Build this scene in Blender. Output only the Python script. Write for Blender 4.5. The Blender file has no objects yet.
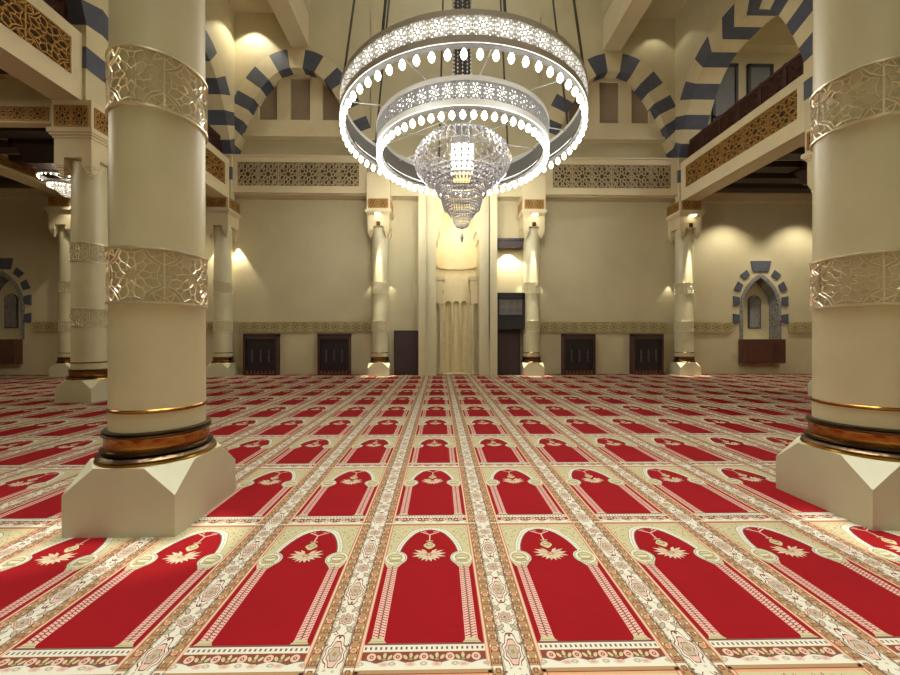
import bpy, math, random
from math import pi, sin, cos, sqrt, atan2, radians as R
random.seed(7)
C = bpy.context.scene.collection
S = 1.3                       # metres per design unit (camera height = 1 unit)
AX = 0.45                     # x of the nave axis

# ------------------------------------------------------------------ materials
def lin(c):
    f = lambda v: v / 12.92 if v <= .04045 else ((v + .055) / 1.055) ** 2.4
    return tuple(f(x / 255) for x in c) + (1,)

def mat(name, rgb, rough=.6, metal=0, var=0, scale=6, bump=0, emit=0, emit_rgb=None, spec=None, trans=0):
    m = bpy.data.materials.new(name); m.use_nodes = True
    nt = m.node_tree; b = nt.nodes['Principled BSDF']
    b.inputs['Base Color'].default_value = lin(rgb)
    b.inputs['Roughness'].default_value = rough
    b.inputs['Metallic'].default_value = metal
    if spec is not None: b.inputs['Specular IOR Level'].default_value = spec
    if trans: b.inputs['Transmission Weight'].default_value = trans
    if emit:
        b.inputs['Emission Color'].default_value = lin(emit_rgb or rgb)
        b.inputs['Emission Strength'].default_value = emit
    if var or bump:
        tc = nt.nodes.new('ShaderNodeTexCoord'); no = nt.nodes.new('ShaderNodeTexNoise')
        no.inputs['Scale'].default_value = scale; no.inputs['Detail'].default_value = 4
        nt.links.new(tc.outputs['Object'], no.inputs['Vector'])
        if var:
            cr = nt.nodes.new('ShaderNodeValToRGB'); l = lin(rgb)
            cr.color_ramp.elements[0].position = .3; cr.color_ramp.elements[1].position = .7
            cr.color_ramp.elements[0].color = tuple(x * (1 - var) for x in l[:3]) + (1,)
            cr.color_ramp.elements[1].color = tuple(min(1, x * (1 + var)) for x in l[:3]) + (1,)
            nt.links.new(no.outputs['Fac'], cr.inputs['Fac']); nt.links.new(cr.outputs['Color'], b.inputs['Base Color'])
        if bump:
            bp = nt.nodes.new('ShaderNodeBump'); bp.inputs['Strength'].default_value = bump
            bp.inputs['Distance'].default_value = .01
            nt.links.new(no.outputs['Fac'], bp.inputs['Height']); nt.links.new(bp.outputs['Normal'], b.inputs['Normal'])
    return m

def speckle(name, c1, c2, scale, rough=.4):
    m = mat(name, c1, rough); nt = m.node_tree; b = nt.nodes['Principled BSDF']
    tc = nt.nodes.new('ShaderNodeTexCoord'); v = nt.nodes.new('ShaderNodeTexVoronoi'); v.inputs['Scale'].default_value = scale
    v.feature = 'DISTANCE_TO_EDGE'
    cr = nt.nodes.new('ShaderNodeValToRGB'); cr.color_ramp.elements[0].color = lin(c2); cr.color_ramp.elements[1].color = lin(c1)
    cr.color_ramp.elements[0].position = .07; cr.color_ramp.elements[1].position = .16
    nt.links.new(tc.outputs['Object'], v.inputs['Vector']); nt.links.new(v.outputs['Distance'], cr.inputs['Fac'])
    nt.links.new(cr.outputs['Color'], b.inputs['Base Color']); return m

M = {}
M['wall'] = mat('cream_plaster', (202, 191, 156), .75, var=.05, scale=1.2)
M['ceil'] = mat('ceiling_plaster', (196, 182, 150), .8, var=.04, scale=1)
M['marble'] = mat('cream_marble', (203, 195, 160), .38, var=.05, scale=2.5)
M['plinth'] = mat('plinth_marble', (202, 198, 168), .42, var=.04, scale=3)
M['stone'] = mat('cream_stone', (212, 198, 160), .6, var=.05, scale=3)
M['blue'] = mat('blue_stone', (80, 85, 99), .6, var=.1, scale=4)
M['trim'] = mat('cream_trim', (214, 200, 164), .6, var=.04, scale=2)
M['silver'] = mat('polished_fretwork_metal', (236, 226, 198), .34, .75)
M['brass'] = mat('dark_brass', (152, 104, 52), .2, 1, bump=.1, scale=20)
M['gold'] = mat('gold_brass', (214, 164, 70), .25, 1)
M['bronze'] = mat('bronze', (92, 74, 56), .3, 1, bump=.4, scale=30)
M['latt_gold'] = mat('gilded_lattice', (186, 142, 76), .45, .25, var=.1)
M['latt_pale'] = mat('pale_lattice', (184, 166, 128), .55, var=.08)
M['back_dark'] = mat('dark_backing', (58, 42, 30), .8)
M['back_mid'] = mat('brown_backing', (86, 70, 52), .8)
M['wood'] = mat('dark_red_wood', (70, 42, 38), .5, var=.2, scale=8)
M['wood2'] = mat('brown_wood', (92, 56, 44), .5, var=.15, scale=8)
M['joist'] = mat('dark_joist_wood', (52, 38, 34), .6, var=.15, scale=8)
M['canopy'] = mat('purple_brown_wood', (66, 50, 52), .5, var=.1)
M['black'] = mat('near_black_wood', (42, 38, 42), .4, var=.1)
M['chrome'] = mat('chandelier_steel', (186, 184, 180), .4, .3)
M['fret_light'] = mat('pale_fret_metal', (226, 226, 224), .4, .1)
def translucent(m, fac):
    nt = m.node_tree; b = nt.nodes['Principled BSDF']; o = nt.nodes['Material Output']
    tr = nt.nodes.new('ShaderNodeBsdfTranslucent'); tr.inputs[0].default_value = (.9, .9, .9, 1); mx = nt.nodes.new('ShaderNodeMixShader'); mx.inputs[0].default_value = fac
    nt.links.new(b.outputs[0], mx.inputs[1]); nt.links.new(tr.outputs[0], mx.inputs[2]); nt.links.new(mx.outputs[0], o.inputs['Surface'])
translucent(M['fret_light'], .16)  # translucency added so the outer bars look lit from behind
M['fret_dark'] = mat('grey_fret_metal', (128, 128, 128), .4, .2)  # darker than the outer fret to offset strong light on the inner ring
M['ring_grey'] = mat('ring_grey_metal', (112, 111, 110), .4, .3)
M['tray'] = mat('dark_bulb_tray', (74, 74, 74), .5, .3)
M['ring_light'] = mat('ring_pale_metal', (206, 206, 204), .4, .1)
translucent(M['fret_dark'], .12)  # a little added see-through glow for the inner bars
M['rod'] = mat('dark_steel_rod', (96, 92, 92), .4, .7)
M['crystal'] = mat('crystal_glass', (238, 238, 240), .06, 0, spec=1.0)
M['crystal2'] = mat('smoky_crystal', (168, 166, 174), .1, .3, spec=1.0)
M['bulb'] = mat('lit_bulb', (255, 250, 238), .3, emit=12, emit_rgb=(255, 246, 228))
M['bulb_small'] = mat('small_lit_bulb', (255, 250, 238), .3, emit=4, emit_rgb=(255, 246, 228))
M['fret_glow'] = mat('fret_backing_glow', (255, 252, 246), .4, emit=3, emit_rgb=(255, 250, 240))  # glow added behind the fretwork to brighten its openings
M['lampbox'] = mat('lit_core_lantern', (255, 252, 246), .4, emit=6, emit_rgb=(255, 250, 238))
M['amber'] = mat('amber_core_lamp', (255, 226, 150), .4, emit=1.6, emit_rgb=(255, 222, 140))
M['disc'] = mat('lit_downlight', (255, 245, 215), .4, emit=8, emit_rgb=(255, 240, 200))
M['grey'] = mat('grey_paint', (120, 120, 122), .6, var=.08)
M['grey_dark'] = mat('dark_grey_frame', (66, 66, 70), .6)
M['panel'] = mat('dim_window_panel', (150, 132, 112), .5, var=.1, scale=1.5)
M['mosaic'] = speckle('grey_mosaic', (176, 174, 170), (52, 52, 58), 26)
M['frieze'] = mat('frieze_gold', (206, 190, 140), .5, var=.1, scale=20)
M['frieze_back'] = mat('olive_backing', (118, 104, 74), .8)
M['niche'] = mat('niche_marble', (222, 208, 168), .5, var=.05)
M['pale'] = mat('pale_wood_item', (76, 62, 57), .5)
M['redpost'] = mat('reddish_wood', (128, 72, 56), .5)
M['grey_label'] = mat('faded_panel_lattice', (146, 140, 132), .5)
# carpet yarns
M['c_red'] = mat('carpet_red', (117, 12, 17), .95, var=.05, scale=3, spec=.1)
M['c_cream'] = mat('carpet_cream', (178, 172, 156), .95, spec=.1)
M['c_gold'] = mat('carpet_straw', (158, 149, 115), .95, spec=.1)
M['c_tan'] = mat('carpet_tan', (136, 108, 75), .95, spec=.1)
M['c_pink'] = mat('carpet_apricot', (176, 128, 98), .95, spec=.1)
M['c_rose'] = mat('carpet_rose', (180, 144, 130), .95, spec=.1)
M['c_brown'] = mat('carpet_brown', (104, 54, 40), .95, spec=.1)
M['c_dark'] = mat('carpet_dark', (88, 72, 62), .95, spec=.1)
M['c_olive'] = mat('carpet_sage', (146, 136, 114), .95, spec=.1)
M['c_green'] = mat('carpet_green', (120, 114, 74), .95, spec=.1)

# ------------------------------------------------------------------ mesh builder
class MB:
    def __init__(s): s.v = []; s.f = []; s.m = []
    def face(s, pts, mi=0):
        n = len(s.v); s.v += [tuple(p) for p in pts]; s.f.append(tuple(range(n, n + len(pts)))); s.m.append(mi)
    def box(s, x0, x1, y0, y1, z0, z1, mi=0):
        if x0 > x1: x0, x1 = x1, x0
        if y0 > y1: y0, y1 = y1, y0
        n = len(s.v)
        s.v += [(x0,y0,z0),(x1,y0,z0),(x1,y1,z0),(x0,y1,z0),(x0,y0,z1),(x1,y0,z1),(x1,y1,z1),(x0,y1,z1)]
        for q in ((0,3,2,1),(4,5,6,7),(0,1,5,4),(1,2,6,5),(2,3,7,6),(3,0,4,7)):
            s.f.append(tuple(n + i for i in q)); s.m.append(mi)
        return s
    def frustum(s, cx, cy, z0, h0, z1, h1, mi=0):
        a = [(cx-h0,cy-h0,z0),(cx+h0,cy-h0,z0),(cx+h0,cy+h0,z0),(cx-h0,cy+h0,z0)]
        b = [(cx-h1,cy-h1,z1),(cx+h1,cy-h1,z1),(cx+h1,cy+h1,z1),(cx-h1,cy+h1,z1)]
        s.loft([a, b], mi, True)
        return s
    def loft(s, rings, mi=0, caps=False, closed=True):
        n0 = len(s.v); k = len(rings[0])
        for r in rings: s.v += [tuple(p) for p in r]
        for i in range(len(rings) - 1):
            for j in range(k if closed else k - 1):
                a = n0 + i*k + j; b = n0 + i*k + (j+1) % k
                s.f.append((a, b, b + k, a + k)); s.m.append(mi)
        if caps:
            s.f.append(tuple(n0 + j for j in range(k))[::-1]); s.m.append(mi)
            s.f.append(tuple(n0 + (len(rings)-1)*k + j for j in range(k))); s.m.append(mi)
        return s
    def lathe(s, prof, cx, cy, n=48, mi=0, caps=True):
        s.loft([[(cx + r*cos(2*pi*j/n), cy + r*sin(2*pi*j/n), z) for j in range(n)] for r, z in prof], mi, caps); return s
    def tube(s, p, q, r, n=8, mi=0, r2=None):
        d = [q[i]-p[i] for i in range(3)]; l = sqrt(sum(x*x for x in d)) or 1; d = [x/l for x in d]
        a = (1,0,0) if abs(d[0]) < .9 else (0,1,0)
        u = (d[1]*a[2]-d[2]*a[1], d[2]*a[0]-d[0]*a[2], d[0]*a[1]-d[1]*a[0]); m = sqrt(sum(x*x for x in u)); u = [x/m for x in u]
        w = (d[1]*u[2]-d[2]*u[1], d[2]*u[0]-d[0]*u[2], d[0]*u[1]-d[1]*u[0])
        ring = lambda c, rr: [tuple(c[i] + rr*(cos(2*pi*k/n)*u[i] + sin(2*pi*k/n)*w[i]) for i in range(3)) for k in range(n)]
        s.loft([ring(p, r), ring(q, r if r2 is None else r2)], mi, True); return s
    def bead(s, c, r, rz=None, mi=0, n=6):
        rz = rz or r; n0 = len(s.v); s.v.append((c[0],c[1],c[2]+rz))
        s.v += [(c[0]+r*cos(2*pi*k/n), c[1]+r*sin(2*pi*k/n), c[2]) for k in range(n)]; s.v.append((c[0],c[1],c[2]-rz))
        for k in range(n):
            a, b = n0+1+k, n0+1+(k+1) % n
            s.f += [(n0, a, b), (n0+n+1, b, a)]; s.m += [mi, mi]
        return s
    def prism(s, poly, f, d0, d1, mi=0):          # poly of (a,b) points swept from depth d0 to d1 through f(a,b,d)
        A = [f(a, b, d0) for a, b in poly]; B = [f(a, b, d1) for a, b in poly]
        s.loft([A, B], mi, True); return s
    def build(s, name, mats, parent=None, smooth=False, loc=(0,0,0)):
        if parent is not None: o0 = ROOT[parent.name]
        else: o0 = loc
        me = bpy.data.meshes.new(name)
        me.from_pydata([((x-o0[0])*S, (y-o0[1])*S, (z-o0[2])*S) for x, y, z in s.v], [], s.f)
        mats = mats if isinstance(mats, (list, tuple)) else [mats]
        for m in mats: me.materials.append(m)
        me.polygons.foreach_set('material_index', s.m)
        if smooth: me.shade_smooth() if hasattr(me, 'shade_smooth') else None
        me.update()
        import bmesh
        if len(s.f) < 60000 and not getattr(s, 'raw', False):
            bm = bmesh.new(); bm.from_mesh(me); bmesh.ops.recalc_face_normals(bm, faces=bm.faces); bm.to_mesh(me); bm.free()
        if smooth:
            try: me.set_sharp_from_angle(angle=R(38))
            except Exception: pass
        o = bpy.data.objects.new(name, me); C.objects.link(o)
        if parent is not None:
            o.parent = parent; ROOT[o.name] = o0
        else:
            o.location = [c*S for c in loc]; ROOT[o.name] = o0
        return o

ROOT = {}
def tag(o, label, cat, group=None, kind=None):
    if label: o['label'] = label
    if cat: o['category'] = cat
    if group: o['group'] = group
    if kind: o['kind'] = kind
    return o
def thing(name, label, cat, loc, group=None):
    o = bpy.data.objects.new(name, None); C.objects.link(o); o.empty_display_size = .2
    o.location = [c*S for c in loc]; ROOT[o.name] = loc
    return tag(o, label, cat, group)
def struct(mb, name, m):
    o = mb.build(name, m); o['kind'] = 'structure'; return o
def copy_tree(o, parent=None):
    c = o.copy(); C.objects.link(c)
    if parent is not None: c.parent = parent
    for ch in list(o.children): copy_tree(ch, c)
    return c
def dup(o, loc, label, rz=0):
    c = copy_tree(o); c.location = [x*S for x in loc]; c.rotation_euler.z = rz; c['label'] = label; return c

def light(kind, name, loc, power, rgb=(1, .9, .72), target=None, **kw):
    l = bpy.data.lights.new(name, kind); l.energy = power; l.color = rgb
    for k, v in kw.items(): setattr(l, k, v)
    o = bpy.data.objects.new(name, l); C.objects.link(o); o.location = [c*S for c in loc]
    if target is not None:
        import mathutils
        d = mathutils.Vector([target[i]-loc[i] for i in range(3)]); o.rotation_euler = d.to_track_quat('-Z', 'Y').to_euler()
    return o
WARM = (1, .92, .72)

# ------------------------------------------------------------------ star lattice
def star_segments():
    P = lambda r, a: (.5 + r*cos(R(a)), .5 + r*sin(R(a)))
    g = []
    for i in range(8):
        a = 45*i + 22.5
        g += [(P(.10, a-22.5), P(.2, a)), (P(.2, a), P(.10, a+22.5))]
        g += [(P(.2, a), P(.30, a-15)), (P(.2, a), P(.30, a+15))]
        g += [(P(.30, a-15), P(.40, a-13)), (P(.30, a+15), P(.40, a+13))]
        g += [(P(.40, a-13), P(.48, a)), (P(.40, a+13), P(.48, a))]
        g += [(P(.40, a+13), P(.40, a+32)), (P(.30, a+15), P(.30, a+30))]
    for sx in (0, 1):
        for sy in (0, 1):
            q = lambda x, y: (x if not sx else 1-x, y if not sy else 1-y)
            g += [(q(0, .30), q(.18, .18)), (q(.30, 0), q(.18, .18)), (q(0, .12), q(.12, 0)), (q(.18, .18), q(.1, .02)), (q(.18, .18), q(.02, .1))]
    g += [((0, .5), (.08, .5)), ((1, .5), (.92, .5)), ((.5, 0), (.5, .06)), ((.5, 1), (.5, .94))]
    return g
SEG = star_segments()
def lattice(mb, nu, nv, f, w, t, tw, th, mi=0, sub=1, frame=True, seg=SEG, ridge=False):
    """nu x nv star tiles; f(u,v,d) maps (tile units, depth) to a point; tw,th = tile size; w = bar width, t = bar depth"""
    def bar(a, b, ww):
        da = ((b[0]-a[0])*tw, (b[1]-a[1])*th); l = sqrt(da[0]**2+da[1]**2)
        if l < 1e-6: return
        n = (-da[1]/l*ww/2/tw, da[0]/l*ww/2/th)
        k = max(1, sub)
        for i in range(k):
            p = (a[0]+(b[0]-a[0])*i/k, a[1]+(b[1]-a[1])*i/k); q = (a[0]+(b[0]-a[0])*(i+1)/k, a[1]+(b[1]-a[1])*(i+1)/k)
            A = (p[0]+n[0], p[1]+n[1]); B = (q[0]+n[0], q[1]+n[1]); Cc = (q[0]-n[0], q[1]-n[1]); D = (p[0]-n[0], p[1]-n[1])
            if ridge:
                mb.face([f(*A, 0), f(*B, 0), f(*q, t), f(*p, t)], mi); mb.face([f(*p, t), f(*q, t), f(*Cc, 0), f(*D, 0)], mi); continue
            mb.face([f(*A, t), f(*B, t), f(*Cc, t), f(*D, t)], mi)
            mb.face([f(*A, 0), f(*B, 0), f(*B, t), f(*A, t)], mi)
            mb.face([f(*D, t), f(*Cc, t), f(*Cc, 0), f(*D, 0)], mi)
    for i in range(nu):
        for j in range(nv):
            for a, b in seg: bar((a[0]+i, a[1]+j), (b[0]+i, b[1]+j), w)
    if frame:
        for i in range(nu+1):
            for j in range(nv): bar((i, j), (i, j+1), w*1.5)
        for j in range(nv+1):
            for i in range(nu): bar((i, j), (i+1, j), w*1.5)
    mb.raw = True
    return mb

# ================================================================== FLOOR & CARPETS
struct(MB().box(-16, 17, -8.4, 11.6, -.2, -.012), 'floor', M['stone'])

W, L = .566, .8925
Q = L / W
CK = ['c_red','c_cream','c_gold','c_tan','c_pink','c_rose','c_brown','c_dark','c_olive','c_green']
CI = {k: i for i, k in enumerate(CK)}
def rug_unit():
    """polygons of one prayer panel: list of (layer, colour, [(p,q)...]) with p in -.5...5 of W, q in 0..Q"""
    out = []
    def add(layer, col, pts): out.append((layer, CI['c_'+col], pts))
    def rect(l, c, p0, p1, v0, v1): add(l, c, [(p0, v0*Q), (p1, v0*Q), (p1, v1*Q), (p0, v1*Q)])
    def ell(l, c, p, q, a, b, n=10, rot=0):
        ca, sa = cos(rot), sin(rot)
        add(l, c, [(p + a*cos(2*pi*k/n)*ca - b*sin(2*pi*k/n)*sa, q + a*cos(2*pi*k/n)*sa + b*sin(2*pi*k/n)*ca) for k in range(n)])
    def lobed(l, c, p, q, a, b, k=8, dep=.18, n=32, ph=0, tip=0):
        pts = []
        for i in range(n):
            t = 2*pi*i/n; r = 1 + dep*cos(k*t + ph)
            tt = abs(sin(t))**6*tip
            pts.append((p + a*r*cos(t), q + b*(r+tt)*sin(t)))
        add(l, c, pts)
    def line(l, c, a, b, w):
        dx, dy = b[0]-a[0], b[1]-a[1]; d = sqrt(dx*dx+dy*dy); nx, ny = -dy/d*w/2, dx/d*w/2
        add(l, c, [(a[0]+nx, a[1]+ny), (a[0]-nx, a[1]-ny), (b[0]-nx, b[1]-ny), (b[0]+nx, b[1]+ny)])
    # --- side bands
    for s in (-1, 1):
        r = lambda l, c, a, b, v0, v1: rect(l, c, min(s*a, s*b), max(s*a, s*b), v0, v1)
        r(3, 'tan', .368, .43, 0, 1); r(4, 'pink', .345, .368, .0, .985)
        r(5, 'brown', .366, .371, 0, 1); r(5, 'cream', .354, .358, .0, .97); r(5, 'brown', .343, .347, .1, .97)
        for k in range(42):
            q = (k + .5)/42*Q
            for x in (.379, .421): ell(6, 'cream' if k % 2 else 'brown', s*x, q, .0045, .009, 6)
        for k in range(7):
            q = (k + .5)/7*Q
            ell(6, 'brown', s*.4, q, .024, .024, 10); ell(7, 'pink', s*.4, q, .019, .019, 10); ell(8, 'tan', s*.4, q, .009, .009, 8)
            for d in (-.052, .052): rect(6, 'brown', s*.4-.012, s*.4+.012, (q+d*1.6-.016)/Q, (q+d*1.6+.016)/Q) if 0 < q+d < Q else None
            for d in (-.052, .052): rect(7, 'tan', s*.4-.007, s*.4+.007, (q+d*1.6-.010)/Q, (q+d*1.6+.010)/Q) if 0 < q+d < Q else None
    # --- strip between panels (drawn on the right edge)
    rect(4, 'cream', .428, .572, 0, 1)
    for x in (.428, .572): rect(5, 'dark', x-.004, x+.004, 0, 1)
    for x in (.4365, .5635): rect(5, 'tan', x-.002, x+.002, 0, 1)
    fl = random.Random(11)
    for k in range(70): ell(5, ('dark', 'olive', 'tan')[k % 3], .435 + .13*fl.random(), fl.random()*(Q-.02)+.01, .004 + .004*fl.random(), .006 + .006*fl.random(), 5, fl.random()*3)
    for k in range(46):
        for s in (-1, 1):
            p_, v_ = .05 + .28*fl.random(), .7 + .25*fl.random()
            ell(3.5, ('green', 'olive', 'brown', 'cream')[k % 4], s*p_, v_*Q, .006 + .004*fl.random(), .005, 5, fl.random()*3)
    for k in range(3):
        q = (k + .17)/3*Q
        lobed(6, 'brown', .5, q, .058, .098, 8, .10, 40, pi, .5); lobed(7, 'cream', .5, q, .0525, .089, 8, .10, 40, pi, .5)
        lobed(8, 'dark', .5, q, .043, .070, 8, .08, 32, pi, .4); lobed(9, 'rose', .5, q, .0385, .063, 8, .08, 32, pi, .4)
        lobed(10, 'dark', .5, q, .030, .044, 6, .14, 28, 0, .2); lobed(11, 'olive', .5, q, .0265, .039, 6, .14, 28, 0, .2)
        lobed(12, 'tan', .5, q, .012, .016, 5, .2, 20); lobed(12, 'brown', .5, q + .118, .008, .012, 4, .3, 12); lobed(12, 'brown', .5, q - .118, .008, .012, 4, .3, 12)
        q2 = q + Q/6
        lobed(6, 'brown', .5, q2, .046, .046, 8, .13, 32); lobed(7, 'rose', .5, q2, .041, .041, 8, .13, 32); lobed(8, 'dark', .5, q2, .031, .031, 8, .2, 32); lobed(9, 'olive', .5, q2, .027, .027, 8, .2, 32)
        lobed(10, 'dark', .5, q2, .008, .008, 5, .2, 15)
        for sx in (-1, 1):
            for sy in (-1, 1):
                ell(6, 'dark', .5 + sx*.042, q2 + sy*.085, .016, .034, 10, -sx*sy*.7); ell(7, 'olive', .5 + sx*.042, q2 + sy*.085, .012, .029, 10, -sx*sy*.7)
                ell(6, 'olive', .5 + sx*.058, q2 + sy*.042, .008, .016, 8, sx*sy*.5); ell(6, 'tan', .5 + sx*.056, q2 + sy*.012, .006, .010, 6, sx*sy*.5)
                ell(6, 'olive', .5 + sx*.062, q2 + sy*.16, .006, .016, 6, sx*sy*.3); ell(6, 'dark', .5 + sx*.063, q2 + sy*.2, .005, .012, 6, -sx*sy*.3)
                line(6, 'brown', (.5 + sx*.066, q2 + sy*.058), (.5 + sx*.018, q2 + sy*.12), .005)
                line(6, 'brown', (.5 + sx*.066, q2 + sy*.058), (.5 + sx*.064, q2 + sy*.15), .004)
    # --- lower border
    rect(3, 'brown', -.345, .345, 0, .0625); rect(4, 'cream', -.345, .345, .0645, .0935)
    rect(4, 'dark', -.345, .345, .0955, .1005); rect(4, 'tan', -.345, .345, .0625, .0645)
    for k in range(24):
        p = -.332 + .664*k/23; rect(5, 'dark', p-.006, p+.006, .073, .085)
    for k in range(5):
        p = -.29 + .145*k
        ell(6, 'rose', p, .066, .026, .026, 12); ell(7, 'brown', p, .066, .012, .012, 8); ell(8, 'gold', p, .066, .006, .006, 6)
        if k < 4:
            m = p + .0725
            for a in (-.03, 0, .03): ell(6, 'gold', m + a, .064 + (0 if a else .012), .010, .018, 8, -a*20)
            ell(7, 'green', m, .05, .012, .008, 8)
            lobed(6, 'rose', m, .018, .030, .014, 6, .15, 24); ell(7, 'olive', m, .018, .014, .007, 8)
    wave = [(-.345, 0)] + [(-.345 + .69*i/60, .022 + .022*abs(cos(pi*(i/60*4.0)))) for i in range(61)] + [(.345, 0)]
    add(4, 'dark', [(p, q + .008) for p, q in wave]); add(5, 'cream', wave)
    for k in range(4): ell(6, 'olive', -.345 + .1725*k + .0, .022, .022, .013, 10); ell(7, 'cream', -.345 + .1725*k, .022, .008, .005, 6)
    ell(6, 'olive', .345, .022, .022, .013, 10)
    # --- pillars
    for s in (-1, 1):
        x0, x1 = .238, .312
        rect(3, 'rose', *sorted((s*x0, s*x1)), .115, .57)
        rect(5, 'dark', *sorted((s*(x0+.033), s*(x0+.041))), .115, .57)
        for col in ((x0+.003, x0+.033), (x0+.041, x0+.071)):
            n = 34
            for k in range(n):
                v = .117 + .453*k/n
                a, b = s*col[0], s*col[1]
                h = .0072
                for e0, e1 in ((0, .45), (.55, 1)):
                    pa = a + (b-a)*e0; pb = a + (b-a)*e1
                    add(4, 'red', [(pa, (v + h*.9*e0)*Q), (pb, (v + h*.9*e1)*Q), (pb, (v + h*.9*e1 + .0045)*Q), (pa, (v + h*.9*e0 + .0045)*Q)])
        add(6, 'gold', [(s*.222, .102*Q), (s*.33, .102*Q), (s*.318, .112*Q), (s*.312, .124*Q), (s*.24, .124*Q), (s*.234, .112*Q)])
        line(7, 'tan', (s*.23, .109*Q), (s*.322, .109*Q), .004)
        # capital lobes
        cx, cq = s*.262, .635*Q
        add(4, 'gold', [(s*.235, .56*Q), (s*.318, .56*Q), (s*.345, .6*Q), (s*.345, .70*Q), (s*.2, .7*Q), (s*.205, .59*Q)])
        ell(11, 'green', cx, cq, .09, .094, 28); ell(12, 'cream', cx, cq, .086, .09, 28)
        for k in range(18):
            t = pi/2 + s*(k + .5)/18*pi*1.1 - s*.15
            ell(13, 'dark', cx + .076*cos(t), cq + .08*sin(t), .0055, .0055, 6)
        ell(13, 'gold', cx + s*.010, cq, .064, .068, 24); ell(14, 'green', cx + s*.008, cq + .012, .058, .046, 20); ell(15, 'gold', cx + s*.008, cq + .012, .05, .038, 20)
        rect(16, 'green', cx-.045, cx+.045, (cq+.012)/Q, (cq+.022)/Q); rect(16, 'cream', cx-.035, cx+.035, (cq-.012)/Q, (cq+.004)/Q)
        rect(16, 'green', cx-.05, cx+.05, (cq-.055)/Q, (cq-.045)/Q); rect(16, 'tan', cx-.045, cx+.045, (cq-.04)/Q, (cq-.032)/Q)
    # --- spandrel & arch
    half = [(.0, .915), (.045, .908), (.09, .893), (.13, .868), (.165, .832), (.195, .79), (.218, .745), (.232, .7), (.236, .665), (.225, .64)]
    rect(3, 'gold', -.345, .345, .66, .965)
    rect(4, 'pink', -.345, .345, .962, .975); rect(4, 'tan', -.368, .368, .975, .99); rect(5, 'brown', -.368, .368, .972, .976); rect(5, 'cream', -.43, .43, .990, 1.0)
    def archp(off):
        rt = [(p + off*min(1, p/.1) , (v*Q + off*(1 if p < .14 else .55))) for p, v in half]
        return [(-p, q) for p, q in reversed(rt[1:])] + rt
    add(4, 'green', archp(.047)); add(5, 'cream', archp(.042)); add(8, 'dark', archp(.007)); add(9, 'red', archp(0))
    mid = archp(.025); acc = 0
    for i in range(len(mid)-1):
        a, b = mid[i], mid[i+1]; d = sqrt((b[0]-a[0])**2 + (b[1]-a[1])**2); k = max(1, int(d/.022))
        for j in range(k):
            t = (j+.5)/k; ell(6, 'dark', a[0]+(b[0]-a[0])*t, a[1]+(b[1]-a[1])*t, .005, .006, 6)
    rnd = random.Random(3)
    for s in (-1, 1):
        for (p, v, k) in ((.32,.94,0),(.29,.915,1),(.25,.93,0),(.22,.9,2),(.31,.87,2),(.27,.86,0),(.33,.82,1),(.3,.79,0),(.325,.75,2),(.2,.945,1),(.15,.945,0),(.1,.95,2),(.05,.95,0),(.245,.885,1),(.285,.83,1),(.33,.90,0)):
            ell(6, ('tan','green','brown')[k], s*p, v*Q, .010, .007, 6, rnd.random()*3); ell(7, 'cream', s*p, v*Q, .003, .003, 5)
            line(6, 'olive', (s*p, v*Q), (s*(p-.018), v*Q - .02), .003)
    # --- hanging lamp
    line(11, 'rose', (-.085, .893*Q), (0, .86*Q), .012); line(11, 'rose', (.085, .893*Q), (0, .86*Q), .012); line(12, 'rose', (0, .862*Q), (0, .79*Q), .011)
    line(11, 'rose', (-.06, .902*Q), (-.03, .888*Q), .008); line(11, 'rose', (.06, .902*Q), (.03, .888*Q), .008)
    lobed(12, 'gold', 0, .75*Q, .045, .05, 4, .1, 24); ell(13, 'green', 0, .755*Q, .033, .026, 14); ell(14, 'gold', 0, .757*Q, .02, .013, 10); rect(13, 'gold', -.03, .03, .79, .797)
    c = (0, .665*Q)
    for k in range(14):
        t = -pi/2 + (k - 6.5)/14*2*pi*.86
        r = .135 if abs(k-6.5) > 2.5 and abs(k-6.5) < 5.6 else .105
        tip = (c[0] + r*cos(t)*1.05, c[1] + r*.95*sin(t)); d = .014
        b = (c[0] + r*.62*cos(t)*1.05, c[1] + r*.62*.95*sin(t)); nx, ny = -sin(t)*d, cos(t)*d
        add(12, 'rose' if k % 2 else 'gold', [c, (b[0]+nx, b[1]+ny), tip, (b[0]-nx, b[1]-ny)])
        if k % 2: ell(13, 'cream', b[0], b[1], .012, .012, 7); ell(14, 'pink', b[0], b[1], .006, .006, 6)
    lobed(14, 'tan', c[0], c[1], .03, .024, 6, .2, 24); ell(15, 'gold', c[0], c[1], .012, .01, 8)
    return out

UNIT = rug_unit()
def rug_mesh(v0=0, v1=1):
    mb = MB(); mb.raw = True
    lo, hi = v0*Q, v1*Q
    def clip(poly, lim, sgn):
        res = []
        for i, b in enumerate(poly):
            a = poly[i-1]; ia = sgn*(a[1]-lim) <= 0; ib = sgn*(b[1]-lim) <= 0
            if ia != ib:
                t = (lim-a[1])/(b[1]-a[1]); res.append((a[0]+(b[0]-a[0])*t, lim))
            if ib: res.append(b)
        return res
    polys = []
    for l, c, p in UNIT:
        p = clip(p, hi, 1) if p else p
        p = clip(p, lo, -1) if p else p
        if len(p) < 3: continue
        area = sum(p[i-1][0]*p[i][1]-p[i][0]*p[i-1][1] for i in range(len(p)))
        if area < 0: p = p[::-1]
        polys.append((l, c, p))
    x0, x1 = -24, 24
    mb.box((x0-.5)*W, (x1+.5)*W, lo*W, hi*W, -.0115, 0, 0)
    for i in range(x0, x1+1):
        for l, c, p in polys:
            mb.face([((i + a)*W, b*W, .00012*l) for a, b in p], c)
    me = mb.build('prayer_carpet', [M[k] for k in CK])
    return me
full = rug_mesh(0, 1)
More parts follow.
